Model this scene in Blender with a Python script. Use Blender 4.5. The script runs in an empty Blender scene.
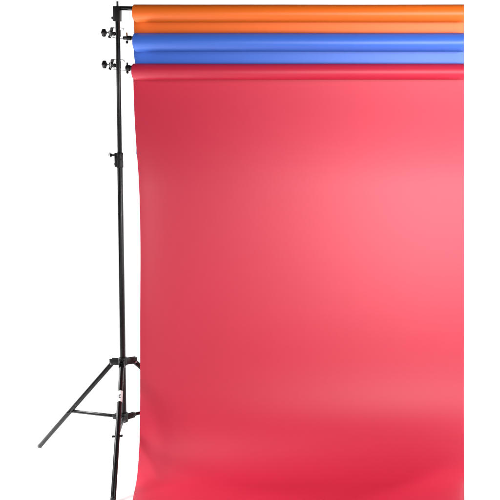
import bpy, bmesh, math, random
from mathutils import Vector, Matrix
random.seed(4)
PI = math.pi
scene = bpy.context.scene
COL = scene.collection

# ------------------------------------------------------------------ camera
FLOOR = -0.025
RIGHT = 1.41                                  # the cut right-hand edge of the paper
cd = bpy.data.cameras.new('camera')
cam = bpy.data.objects.new('camera', cd); COL.objects.link(cam)
cam.location = (1.41, -4.0, 1.47)
cam.rotation_euler = (math.radians(90 - 2.5), 0, 0)
cd.sensor_width = 36; cd.lens = 976 / 500 * 36
cd.shift_x = -(464 - 250) / 500; cd.shift_y = -(250 - 143) / 500
cd.clip_end = 200; cd.clip_start = 0.05
scene.camera = cam

# ------------------------------------------------------------------ world, lamps, exposure
w = bpy.data.worlds.new('World'); scene.world = w; w.use_nodes = True
bg = w.node_tree.nodes['Background']
bg.inputs[0].default_value = (1, 1, 1, 1); bg.inputs[1].default_value = 0.02

def lamp(name, loc, target, sx, sy, watts, col=(1, 1, 1), spread=180):
    d = bpy.data.lights.new(name, 'AREA'); d.shape = 'RECTANGLE'; d.size = sx; d.size_y = sy
    d.energy = watts; d.color = col; d.spread = math.radians(spread)
    o = bpy.data.objects.new(name, d); COL.objects.link(o); o.location = loc
    o.rotation_euler = (Vector(target) - Vector(loc)).to_track_quat('-Z', 'Y').to_euler()
    return o
lamp('key_softbox', (3.0, -2.0, 1.5), (1.2, 0, 1.2), 0.8, 1.5, 33.5, spread=100)
lamp('front_softbox', (1.3, -4.6, 0.8), (1.3, 0, 1.1), 1.2, 1.2, 2.5, spread=30)
lamp('front_softbox', (0.85, -4.6, 1.3), (1.1, 0, 1.1), 1.4, 1.0, 1.8, spread=40)
lamp('front_softbox', (0.9, -4.6, 0.5), (1.1, 0, 0.9), 1.4, 1.0, 1.6, spread=30)
lamp('side_softbox', (-0.9, -1.5, 0.5), (0.3, 0, 1.75), 0.5, 0.5, 1.3, spread=90)
lamp('side_softbox', (-1.4, -0.9, 1.75), (0.2, 0, 1.8), 0.6, 0.6, 1.8, spread=60)
lamp('crescent_fill', (-0.58, -0.06, 1.1), (0.08, 0, 1.78), 0.16, 0.16, 0.42, spread=40)  # added lamp, imitates white floor reflected under the rolls' left ends
lamp('sweep_fill', (-1.4, -1.5, 1.6), (0.3, -0.75, 0), 2.0, 1.6, 8.4, spread=26)  # added light for the glow low on the red sheet, imitating floor bounce
lamp('roll_fill', (1.7, -4.6, 2.15), (1.5, 0, 1.85), 0.8, 0.4, 0.18, spread=12)  # added light, lifts the sheen on the rolls only
lamp('floor_fill', (-1.4, 0.9, 1.6), (-0.6, 0.4, 0), 0.6, 0.6, 12, spread=80)  # added, like the next ones, to overexpose the floor and drown shadows
lamp('floor_fill', (-2.0, 0.1, 1.8), (-0.65, 0.2, 0), 0.9, 0.9, 10, spread=42)
lamp('floor_fill', (2.9, 1.7, 1.9), (1.75, 0.85, 0), 0.6, 0.6, 14, spread=50)
lamp('floor_fill', (2.6, -0.9, 2.6), (2.0, -0.1, 0), 0.4, 0.4, 1.6, spread=30)
lamp('background_fill', (0.75, 1.1, 0.5), (0.0, 3.2, 1.0), 1.0, 0.8, 46)  # added out of view, with the next ones, to burn the wall white
lamp('background_fill', (-3.2, 1.3, 1.2), (-0.8, 2.6, 0.4), 0.5, 2.2, 105)
lamp('background_fill', (4.6, 1.3, 1.2), (1.8, 3.0, 0.8), 0.5, 2.2, 90)

scene.view_settings.view_transform = 'Standard'
scene.view_settings.look = 'None'
scene.view_settings.exposure = 0.0
scene.view_settings.gamma = 1.0
scene.cycles.use_denoising = True
scene.cycles.max_bounces = 8

# ------------------------------------------------------------------ materials
def mat(name, col, rough, metal=0.0, spec=0.5, bump=0.0, bscale=300, rvar=0.0, cvar=0.0, vscale=8.0, coat=0.0, stretch=None):
    m = bpy.data.materials.new(name); m.use_nodes = True
    nt = m.node_tree; b = nt.nodes['Principled BSDF']
    b.inputs['Base Color'].default_value = (*col, 1)
    b.inputs['Roughness'].default_value = rough
    b.inputs['Metallic'].default_value = metal
    b.inputs['Specular IOR Level'].default_value = spec
    b.inputs['Coat Weight'].default_value = coat
    tc = nt.nodes.new('ShaderNodeTexCoord')
    src = tc.outputs['Object']
    if stretch:
        mp = nt.nodes.new('ShaderNodeMapping'); mp.inputs['Scale'].default_value = stretch
        nt.links.new(src, mp.inputs[0]); src = mp.outputs[0]
    if rvar or cvar:
        n = nt.nodes.new('ShaderNodeTexNoise'); n.inputs['Scale'].default_value = vscale; n.inputs['Detail'].default_value = 5
        nt.links.new(src, n.inputs['Vector'])
        if rvar:
            r = nt.nodes.new('ShaderNodeMapRange')
            r.inputs[1].default_value = 0.3; r.inputs[2].default_value = 0.7
            r.inputs[3].default_value = rough - rvar; r.inputs[4].default_value = rough + rvar
            nt.links.new(n.outputs['Fac'], r.inputs[0]); nt.links.new(r.outputs[0], b.inputs['Roughness'])
        if cvar:
            h = nt.nodes.new('ShaderNodeHueSaturation'); h.inputs['Color'].default_value = (*col, 1)
            r = nt.nodes.new('ShaderNodeMapRange')
            r.inputs[1].default_value = 0.3; r.inputs[2].default_value = 0.7
            r.inputs[3].default_value = 1 - cvar; r.inputs[4].default_value = 1 + cvar
            nt.links.new(n.outputs['Fac'], r.inputs[0]); nt.links.new(r.outputs[0], h.inputs['Value'])
            nt.links.new(h.outputs[0], b.inputs['Base Color'])
    if bump:
        n2 = nt.nodes.new('ShaderNodeTexNoise'); n2.inputs['Scale'].default_value = bscale; n2.inputs['Detail'].default_value = 3
        nt.links.new(src, n2.inputs['Vector'])
        bp = nt.nodes.new('ShaderNodeBump'); bp.inputs['Strength'].default_value = bump; bp.inputs['Distance'].default_value = 0.001
        nt.links.new(n2.outputs['Fac'], bp.inputs['Height']); nt.links.new(bp.outputs[0], b.inputs['Normal'])
    return m

M = {}
M['red'] = mat('red_paper', (0.55, 0.018, 0.050), 0.44, spec=0.62, bump=0.05, bscale=900, cvar=0.012, vscale=3)
M['blue'] = mat('blue_paper', (0.050, 0.158, 0.66), 0.38, spec=0.7, bump=0.05, bscale=900, cvar=0.012, vscale=3)
M['orange'] = mat('orange_paper', (0.90, 0.165, 0.013), 0.40, spec=0.7, bump=0.05, bscale=900, cvar=0.012, vscale=3)
M['card'] = mat('cardboard', (0.36, 0.24, 0.14), 0.8, bump=0.2, bscale=200)
M['black'] = mat('black_enamel', (0.006, 0.005, 0.0055), 0.30, spec=0.32, rvar=0.07, vscale=30, bump=0.06, bscale=500)
M['plastic'] = mat('black_plastic', (0.008, 0.007, 0.007), 0.42, spec=0.3, bump=0.15, bscale=700)
M['chrome'] = mat('bright_chrome', (0.86, 0.86, 0.87), 0.14, metal=1.0, rvar=0.04, vscale=60)
M['steel'] = mat('dull_steel', (0.30, 0.30, 0.30), 0.35, metal=1.0, rvar=0.08, vscale=60)
M['brass'] = mat('dark_brass', (0.30, 0.19, 0.08), 0.4, metal=1.0)
M['label'] = mat('white_label', (0.88, 0.88, 0.88), 0.5)
M['ink'] = mat('dark_ink', (0.03, 0.028, 0.04), 0.6)
M['rubber'] = mat('grey_rubber', (0.10, 0.10, 0.10), 0.7)
M['white'] = mat('white_studio_paint', (0.88, 0.88, 0.88), 0.75, spec=0.2, cvar=0.01, vscale=2)

# ------------------------------------------------------------------ helpers
def tag(o, label=None, cat=None, group=None, kind=None):
    if label: o['label'] = label
    if cat: o['category'] = cat
    if group: o['group'] = group
    if kind: o['kind'] = kind
    return o
def thing(name, loc, label, cat, group=None):
    o = bpy.data.objects.new(name, None); COL.objects.link(o); o.location = loc
    o.empty_display_size = 0.02
    return tag(o, label, cat, group)
def part(name, bm, m, parent=None, smooth=True, angle=40):
    me = bpy.data.meshes.new(name)
    bmesh.ops.recalc_face_normals(bm, faces=bm.faces)
    if smooth:
        lim = math.radians(angle)
        for f in bm.faces: f.smooth = True
        for e in bm.edges:
            if len(e.link_faces) == 2 and e.calc_face_angle(0) > lim: e.smooth = False
    bm.to_mesh(me); bm.free()
    me.materials.append(m)
    o = bpy.data.objects.new(name, me); COL.objects.link(o)
    if parent is not None: o.parent = parent
    return o
def frame(axis, up=(0, 0, 1)):
    z = Vector(axis).normalized(); u = Vector(up)
    if abs(z.dot(u)) > 0.98: u = Vector((0, 1, 0))
    x = u.cross(z).normalized(); y = z.cross(x)
    return x, y, z
def lathe(bm, p0, axis, prof, n=28, caps=True):
    """prof: list of (distance along axis, radius)"""
    x, y, z = frame(axis); p0 = Vector(p0); rings = []
    for d, r in prof:
        rings.append([bm.verts.new(p0 + z * d + (x * math.cos(a) + y * math.sin(a)) * r)
                      for a in (2 * PI * k / n for k in range(n))])
    for A, B in zip(rings, rings[1:]):
        for k in range(n): bm.faces.new((A[k], A[(k + 1) % n], B[(k + 1) % n], B[k]))
    if caps:
        bm.faces.new(rings[0][::-1]); bm.faces.new(rings[-1])
def rod(bm, p0, p1, r, bev=None, n=28):
    p0, p1 = Vector(p0), Vector(p1); L = (p1 - p0).length
    b = min(r * 0.25, L * 0.2) if bev is None else bev
    lathe(bm, p0, p1 - p0, [(0, r - b), (b * 0.3, r - b * 0.3), (b, r), (L - b, r), (L - b * 0.3, r - b * 0.3), (L, r - b)], n)
def box(bm, c, size, rot=None, bev=0.0015):
    t = bmesh.new(); bmesh.ops.create_cube(t, size=1)
    for v in t.verts: v.co = Vector((v.co.x * size[0], v.co.y * size[1], v.co.z * size[2]))
    if bev: bmesh.ops.bevel(t, geom=list(t.edges), offset=bev, segments=2, affect='EDGES', profile=0.5)
    R = rot or Matrix.Identity(3); mp = {}
    for v in t.verts: mp[v] = bm.verts.new(R @ v.co + Vector(c))
    for f in t.faces: bm.faces.new([mp[v] for v in f.verts])
    t.free()
def obox(bm, p0, p1, w, h, bev=0.0015, up=(0, 0, 1)):
    """box running from p0 to p1, w across and h high"""
    p0, p1 = Vector(p0), Vector(p1)
    x, y, z = frame(p1 - p0, up)
    box(bm, (p0 + p1) / 2, (w, h, (p1 - p0).length), Matrix((x, y, z)).transposed(), bev)
def sphere(bm, c, r, s=(1, 1, 1)):
    m = Matrix.Translation(c) @ Matrix.Diagonal((*s, 1))
    bmesh.ops.create_uvsphere(bm, u_segments=20, v_segments=12, radius=r, matrix=m)
def tubepath(bm, pts, r, n=12):
    pts = [Vector(p) for p in pts]; rings = []; up = None
    for i, p in enumerate(pts):
        d = (pts[min(i + 1, len(pts) - 1)] - pts[max(i - 1, 0)]).normalized()
        x, y, z = frame(d, (0.13, 0.31, 0.94))
        rings.append([bm.verts.new(p + (x * math.cos(2 * PI * k / n) + y * math.sin(2 * PI * k / n)) * r) for k in range(n)])
    for A, B in zip(rings, rings[1:]):
        for k in range(n): bm.faces.new((A[k], A[(k + 1) % n], B[(k + 1) % n], B[k]))
    bm.faces.new(rings[0][::-1]); bm.faces.new(rings[-1])
def star_knob(bm, c, axis, r, depth, lobes=5, n=60):
    x, y, z = frame(axis); c = Vector(c); rings = []
    for d, s in ((0, .80), (.12, .95), (.3, 1), (.7, 1), (.88, .95), (1, .80)):
        ring = []
        for k in range(n):
            a = 2 * PI * k / n; rr = r * s * (0.82 + 0.18 * math.cos(lobes * a))
            ring.append(bm.verts.new(c + z * (depth * d) + (x * math.cos(a) + y * math.sin(a)) * rr))
        rings.append(ring)
    for A, B in zip(rings, rings[1:]):
        for k in range(n): bm.faces.new((A[k], A[(k + 1) % n], B[(k + 1) % n], B[k]))
    bm.faces.new(rings[0][::-1]); bm.faces.new(rings[-1])
def N(): return bmesh.new()

# ------------------------------------------------------------------ setting: white studio sweep
def sweep():
    bm = N(); prof = [(-8.0, FLOOR)]; R = 0.9; yw = 3.2
    prof.append((0.0, FLOOR))
    for k in range(25):
        a = PI / 2 * k / 24; prof.append((yw - R + R * math.sin(a), FLOOR + R - R * math.cos(a)))
    prof.append((yw, 5.0))
    cols = [[bm.verts.new((x, y, z)) for y, z in prof] for x in (-6, 8)]
    for k in range(len(prof) - 1): bm.faces.new((cols[0][k], cols[1][k], cols[1][k + 1], cols[0][k + 1]))
    return bm
tag(part('floor', sweep(), M['white']), kind='structure')

# ------------------------------------------------------------------ light stand
PXC = -0.003                                   # pole axis
st = thing('light_stand', (PXC, 0, FLOOR), 'black tripod light stand with three braced legs beside the red paper', 'light stand')
def S(x, y, z): return (x, y, z - FLOOR)       # world (relative to the pole) -> stand space
b = N(); rod(b, S(0, 0, 0.138), S(0, 0, 1.205), 0.0112); part('lower_pole', b, M['black'], st)
b = N(); rod(b, S(0, 0, 1.196), S(0, 0, 1.846), 0.0092)
part('upper_pole', b, M['black'], st)
b = N(); rod(b, S(0, 0, 1.844), S(0, 0, 1.852), 0.0042); part('spigot', b, M['steel'], st)
# locking collar of the two pole sections
b = N()
lathe(b, S(0, 0, 1.194), (0, 0, 1), [(0, .0125), (.001, .0138), (.028, .0138), (.030, .0132), (.0315, .0132), (.033, .0138), (.060, .0138), (.062, .0125)])
box(b, S(-0.0155, 0, 1.226), (0.010, 0.014, 0.058), bev=.002)
col = part('locking_collar', b, M['plastic'], st)
b = N(); rod(b, S(-0.019, 0, 1.245), S(-0.034, 0, 1.245), 0.0045)
rod(b, S(-0.034, 0, 1.245), S(-0.038, 0, 1.245), 0.008)
kn = part('locking_knob', b, M['plastic'], col)
b = N(); star_knob(b, S(-0.0375, 0, 1.245), (-1, 0, 0), 0.0125, 0.008, 3); part('knob_cap', b, M['label'], kn)
b = N(); sphere(b, S(-0.0215, 0, 1.209), 0.0035); part('bolt', b, M['steel'], col)

# upper hub with three clevis arms, lower hub with three brackets
DIRS = [math.radians(-76), math.radians(164), math.radians(44)]
def pol(a, r, z, off=0.0): return S(r * math.cos(a) - off * math.sin(a), r * math.sin(a) + off * math.cos(a), z)
b = N()
lathe(b, S(0, 0, 0.374), (0, 0, 1), [(0, .0118), (0, .017), (.002, .0185), (.030, .0185), (.032, .017), (.032, .0118)], caps=False)
for a in DIRS:
    for o in (-.0085, .0085): obox(b, pol(a, .014, .388, o), pol(a, .058, .386, o), .0035, .026)
part('upper_hub', b, M['plastic'], st)
b = N()
lathe(b, S(0, 0, 0.136), (0, 0, 1), [(0, .006), (0, .0165), (.002, .0175), (.036, .0175), (.038, .0160), (.038, .0114)], caps=False)
for a in DIRS:
    for o in (-.0065, .0065): obox(b, pol(a, .013, .154, o), pol(a, .047, .157, o), .0035, .022)
part('lower_hub', b, M['plastic'], st)

R0, Z0, R1, Z1 = 0.050, 0.380, 0.419, -0.0085
RJ = .575
RE, ZE = 0.438, -0.0145                        # the near leg is pulled out a little further
slope = (Z1 - Z0) / (R1 - R0)
for i, a in enumerate(DIRS):
    b = N(); rod(b, pol(a, R0 - .008, Z0 + .0085), (pol(a, R1, Z1) if i else pol(a, RE, ZE)), 0.0100, bev=.0015)
    leg = part('leg', b, M['black'], st)
    b = N(); rod(b, pol(a, R0, Z0, -.013), pol(a, R0, Z0, .013), .0038); part('bolt', b, M['steel'], leg)
    d = Vector(pol(a, R1, Z1) if i else pol(a, RE, ZE)) - Vector(pol(a, R0, Z0)); d.normalize()
    tip = Vector(pol(a, R1, Z1) if i else pol(a, RE, ZE)); b = N()
    lathe(b, tip - d * .006, d, [(0, .0101), (.001, .0105), (.006, .0105), (.009, .0096), (.0108, .0060)])
    part('foot', b, M['rubber' if i else 'plastic'], leg)
    j = (R0 + RJ * (R1 - R0), Z0 + RJ * (Z1 - Z0)) if i else (R0 + RJ * (R1 - R0), Z0 + RJ * (R1 - R0) / (RE - R0) * (ZE - Z0))
    b = N(); rod(b, pol(a, j[0], j[1], -.0155), pol(a, j[0], j[1], .0155), .0042); sphere(b, pol(a, j[0], j[1], -.0158), .0052); sphere(b, pol(a, j[0], j[1], .0158), .0052)
    part('pivot', b, M['plastic'], leg)
    b = N(); rod(b, pol(a, .036, .157), pol(a, j[0] - .002, j[1] + .002), .0072)
    br = part('brace', b, M['black'], st)
    b = N(); lathe(b, pol(a, .034, .157), (math.cos(a), math.sin(a), 0), [(0, .0078), (.001, .0094), (.014, .0094), (.016, .0078)])
    part('brace_socket', b, M['plastic'], br)
    if i == 0:                                  # the white sticker on the near leg, with its dark ring mark
        P = Vector(pol(a, R0, Z0)); e = Vector(pol(a, RE, ZE)) - P; L = e.length; e.normalize()
        t0, t1 = 0.112, 0.159
        b = N(); lathe(b, P + e * t0, e, [(0, .0102), (0, .0109), (t1 - t0, .0109), (t1 - t0, .0102)], n=40, caps=False)
        lab = part('sticker', b, M['label'], leg)
        x, y, z = frame(e); b = N()
        face = (Vector((1.4, -4, 1.1)) - e * 0); ang0 = math.atan2(face.dot(y), face.dot(x))
        cm = (t0 + t1) / 2 + .002
        pts = []
        for k in range(33):
            q = math.radians(40 + 280 * k / 32)
            u, v = -.0033 * math.cos(q), .0068 * math.sin(q)
            an = ang0 + u / .0112
            pts.append(P + e * (cm - v) + (x * math.cos(an) + y * math.sin(an)) * .0109)
        tubepath(b, pts, .0014, 8); part('ring_mark', b, M['ink'], lab)

# ------------------------------------------------------------------ cross bars
# top bar with its socket, sitting on the stand's spigot
cb = thing('crossbar', (PXC, 0, 1.80), 'black crossbar with a square end socket on top of the stand, through the orange roll', 'crossbar', 'crossbars carrying the paper rolls')
b = N(); rod(b, (0.000, 0, 0.0455), (RIGHT - PXC - .004, 0, 0.0255), .0090); part('bar', b, M['black'], cb)
b = N(); box(b, (-.0015, 0, .022), (.0285, .0285, .060), Matrix.Rotation(math.radians(1.0), 3, 'Y'), .003)
box(b, (-.0055, 0, .0435), (.021, .024, .020), bev=.003)
sock = part('end_socket', b, M['plastic'], cb)
b = N(); rod(b, (-.014, 0, .006), (-.0215, 0, .006), .0052); lathe(b, (-.0205, 0, .006), (-1, 0, 0), [(0, .0052), (.002, .0065), (.005, .0030)], 16)
part('set_screw', b, M['plastic'], sock)
b = N(); rod(b, (.0, 0, .053), (.0, 0, .0735), .0042); part('pin', b, M['plastic'], cb)

def stub(z, x0, r, flange, label, bolt_m):
    t = thing('crossbar', (0.028, 0, z), label, 'crossbar', 'crossbars carrying the paper rolls')
    b = N(); rod(b, (x0 - .028, 0, 0), (RIGHT - .028 - .004, 0, -.001), r)
    bar = part('bar', b, M['black'], t)
    b = N(); lathe(b, (flange - .028, 0, 0), (1, 0, 0), [(0, r), (.001, r + .0022), (.014, r + .0022), (.015, r)])
    part('sleeve', b, M['plastic'], bar)
    b = N(); rod(b, (.0055, 0, -.024), (.0055, 0, .020), .0032)
    bo = part('wing_bolt', b, M['steel'], t)
    b = N(); sphere(b, (.0055, 0, -.0165), .0055, (1, 1, .9)); part('nut', b, M['plastic'], bo)
    b = N(); obox(b, (.0055, 0, r + .001), (.0055, 0, .0225), .005, .010, .0018); part('wing', b, bolt_m, bo)
    return t
stub(1.7245, .0185, .0075, .036, 'black crossbar stub with a tall brass wing bolt, entering the blue roll', M['brass'])
stub(1.6023, .0270, .0105, .030, 'thicker black crossbar stub with a short dark bolt, entering the red roll', M['plastic'])

# ------------------------------------------------------------------ clamps
def clamp(z, label, sx=1.0):
    t = thing('pole_clamp', (PXC, 0, z), label, 'clamp', 'chrome clamps on the pole')
    b = N()                                     # C-shaped jaw round the pole: bent strip, with a tongue out to the crossbar
    out = [(-.026, .017), (-.022, .0215), (.0125, .0215), (.0185, .018), (.020, .012)]
    for y in (-.0145, .0145):
        cutx = .03 if y > 0 else -.0085
        lip = [(px, y, pz) for px, pz in out if px < cutx] + ([(-.0095, y, .0215)] if y < 0 else [])
        tubepath(b, lip, .0014, 10)
        low = [(-.026, -.013), (-.018, -.019), (-.0095, -.0200)] + ([(.000, -.0205), (.020, -.0225), (.034, -.0232)] if y > 0 else [])
        tubepath(b, [(px, y, pz) for px, pz in low], .0014, 10)
        tubepath(b, [(-.026, y, .017), (-.0275, y, .002), (-.026, y, -.013)], .0014, 10)
    obox(b, (-.0275, -.0145, .002), (-.0275, .0145, .002), .012, .0025, .0008)
    box(b, (.0235, .0, -.0228), (.024, .012, .0025), Matrix.Rotation(math.radians(3), 3, 'Y'), .0008)
    body = part('jaw', b, M['steel'], t)
    b = N(); box(b, (0, .0145, 0), (.013, .006, .030), None, .002); part('back_pad', b, M['plastic'], body)
    b = N(); rod(b, (-.011, 0, .001), (-.058, 0, .001), .0026); scr = part('screw', b, M['steel'], t)
    b = N(); sphere(b, (-.0145, -.003, -.003), .0088, (.85, 1, 1)); part('pad', b, M['plastic'], scr)
    b = N()                                     # winged locking nut
    lathe(b, (-.0245, 0, .002), (-1, 0, 0), [(0, .0095), (.002, .0110), (.010, .0085), (.013, .0050)], 20)
    obox(b, (-.0270, 0, .004), (-.0215, -.004, .0225), .0080, .012, .0025); obox(b, (-.0275, 0, -.003), (-.0345, -.004, -.0205), .0080, .012, .0025)
    part('wing_nut', b, M['plastic'], scr)
    b = N(); star_knob(b, (-.0495, 0, .001), (-1, 0, 0), .0165, .0150, 4)
    lathe(b, (-.046, 0, .001), (-1, 0, 0), [(0, .004), (.001, .0075), (.004, .0085)], 20)
    part('knob', b, M['plastic'], scr)
    return t
clamp(1.7448, 'upper chrome pole clamp with black knob, level with the top of the blue roll')
clamp(1.6155, 'lower chrome pole clamp with black knob, level with the red roll')

# ------------------------------------------------------------------ paper rolls
def lerp_tab(t, tab):
    """smooth (Catmull-Rom) reading of a table of (distance, value)"""
    if t <= tab[0][0]: return tab[0][1]
    for k in range(len(tab) - 1):
        (a, va), (b_, vb) = tab[k], tab[k + 1]
        if t <= b_:
            h = b_ - a; u = (t - a) / h
            m0 = (vb - tab[k - 1][1]) / (b_ - tab[k - 1][0]) if k > 0 else (vb - va) / h
            m1 = (tab[k + 2][1] - va) / (tab[k + 2][0] - a) if k + 2 < len(tab) else (vb - va) / h
            return ((2*u**3 - 3*u*u + 1) * va + (u**3 - 2*u*u + u) * h * m0 + (3*u*u - 2*u**3) * vb + (u**3 - u*u) * h * m1)
    return tab[-1][1]
def sm(u):
    u = max(0, min(1, u)); return u * u * (3 - 2 * u)
def roll(name_label, m, xl, yc, zc, r, prof, left, curl, nx=150, cut=0.006, wob=0.0004, seed=0):
    t = thing('paper_roll', (xl, yc, zc), name_label, 'paper roll', 'coloured background paper rolls')
    rnd = random.Random(seed); ph = [rnd.uniform(0, 6) for _ in range(6)]
    # the wound drum: outer skin (left edge set back a little underneath), spiral end, bore
    b = N(); na = 96; L = RIGHT - xl
    rings = []
    for i in range(nx + 1):
        u = i / nx; u = u ** 1.5; ring = []
        for k in range(na):
            a = 2 * PI * k / na                   # a = 0 faces the camera (-y), +90 deg is up
            lo = max(0.0, -math.sin(a - .15)) ** 9
            xx = lo * cut * (1 - u) + u * L
            rr = r + wob * (math.sin(3.1 * xx + ph[0] + a) + .5 * math.sin(7.3 * xx + ph[1] - a))
            rr += .0012 * lo * math.exp(-xx / .05)
            ring.append(b.verts.new((xx, -math.cos(a) * rr, math.sin(a) * rr)))
        rings.append(ring)
    for A, B in zip(rings, rings[1:]):
        for k in range(na): b.faces.new((A[k], A[(k + 1) % na], B[(k + 1) % na], B[k]))
    for ring, s in ((rings[0], 1), (rings[-1], -1)):
        prev = ring
        for q in (.985, .93, .90, .80, .77, .64):
            x0 = 0.0 if s > 0 else L
            dx = s * (.0006 if q in (.93, .80) else .0)
            cur = [b.verts.new((x0 + dx + (v.co.x - x0) * q, v.co.y * q, v.co.z * q)) for v in ring]
            for k in range(na): b.faces.new((prev[k], prev[(k + 1) % na], cur[(k + 1) % na], cur[k]))
            prev = cur
    part('roll', b, m, t, angle=50)
    b = N(); rc = r * .64 - .0005
    lathe(b, (-.002, 0, 0), (1, 0, 0), [(0, rc - .004), (0, rc), (L + .001, rc), (L + .001, rc - .004), (0, rc - .004)], 40, caps=False)
    part('core', b, M['card'], t)
    # the sheet coming off the back of the roll
    b = N(); grid = []
    s = 0; prev = None; S_ = []
    for (y, z) in prof:
        if prev: s += math.hypot(y - prev[0], z - prev[1])
        S_.append(s); prev = (y, z)
    ncol = 90
    for (y, z), si in zip(prof, S_):
        row = []; xe = lerp_tab(si, left)
        # normal of the profile, pointing to the camera / up
        k = S_.index(si); p0 = prof[max(k - 1, 0)]; p1 = prof[min(k + 1, len(prof) - 1)]
        ty, tz = p1[0] - p0[0], p1[1] - p0[1]; q = math.hypot(ty, tz); ny, nz = tz / q, -ty / q
        for i in range(ncol + 1):
            u = (i / ncol) ** 1.8; x = xe + (RIGHT - xe) * u
            d = curl * min(1, si / .45) * (1 - .75 * sm((si - 1.0) / .45)) * math.exp(-((x - xe) / .06))
            d += .0012 * min(1, si / .5) * (math.sin(2.3 * x + 1.1 * si + ph[2]) + .6 * math.sin(5.1 * x - 1.7 * si + ph[3]))
            row.append(b.verts.new((x - xl, y + ny * d - yc, z + nz * d - zc)))
        grid.append(row)
    for A, B in zip(grid, grid[1:]):
        for k in range(ncol): b.faces.new((A[k], A[k + 1], B[k + 1], B[k]))
    o = part('sheet', b, m, t, angle=80)
    md = o.modifiers.new('thickness', 'SOLIDIFY'); md.thickness = .0004; md.offset = 0
    es = o.modifiers.new('crisp_edges', 'EDGE_SPLIT'); es.split_angle = math.radians(60)
    return t
def straight(y, z0, z1, n): return [(y, z0 + (z1 - z0) * k / n) for k in range(n + 1)]
# orange and blue: short ends hanging behind the roll below
roll('orange background paper roll, topmost of the three on the stand', M['orange'], .0670, .001, 1.8245, .0362,
     straight(.0368, 1.824, 1.575, 12), [(0, .0500), (.1, .0515), (.25, .053)], .0, seed=1, cut=.007)
roll('blue background paper roll, between the orange and the red rolls', M['blue'], .0700, -.006, 1.7065, .0385,
     straight(.0320, 1.706, 1.246, 40), [(0, .0500), (.05, .0505), (.12, .060), (.30, .062), (.40, .0625), (.425, .0560), (.46, .0545)], .0, seed=2, cut=.006)
BELLY, BELLY_L = .035, .50
# red: the long sheet that hangs to the floor and sweeps forward over it
rp = []
for k in range(61):                            # leaves the back of the roll and bellies forward a little
    z = 1.587 + (.50 - 1.587) * k / 60; u = min(1, (1.587 - z) / BELLY_L)
    rp.append((.0270 - BELLY * u * u * (3 - 2 * u), z))
Lc, n = 1.0, 90                                # the bend tightens gradually towards the floor
def bend(scale):
    y, z, out = .0270 - BELLY, .50, []
    for k in range(n):
        th = PI / 2 * ((k + .5) / n) ** BEND
        y -= math.sin(th) * scale / n; z -= math.cos(th) * scale / n; out.append((y, z))
    return out
BEND = 2.2
drop = .50 - bend(1.0)[-1][1]
rp += bend((.50 - FLOOR - .003) / drop)
yl = rp[-1][0]
for k in range(1, 20): rp.append((yl - .05 * k, FLOOR + .003))
roll('red background paper roll, lowest of the three, its long sheet sweeping to the floor', M['red'], .0625, -.006, 1.587, .0330,
     rp, [(0.000, 0.0474), (0.109, 0.0520), (0.218, 0.0602), (0.327, 0.0713), (0.436, 0.0821), (0.545, 0.0860), (0.654, 0.0864), (0.762, 0.0856), (0.871, 0.0836), (0.980, 0.0816), (1.088, 0.0794), (1.132, 0.0782), (1.176, 0.0769), (1.220, 0.0759), (1.263, 0.0754), (1.307, 0.0756), (1.351, 0.0768), (1.394, 0.0788), (1.438, 0.0824), (1.482, 0.0874), (1.526, 0.0932), (1.569, 0.0998), (1.613, 0.1078), (1.657, 0.1170), (1.701, 0.1271), (1.744, 0.1378), (2.044, 0.2148), (2.044, 0.2148), (2.544, 0.2548)], 0.022, seed=3, cut=.004)
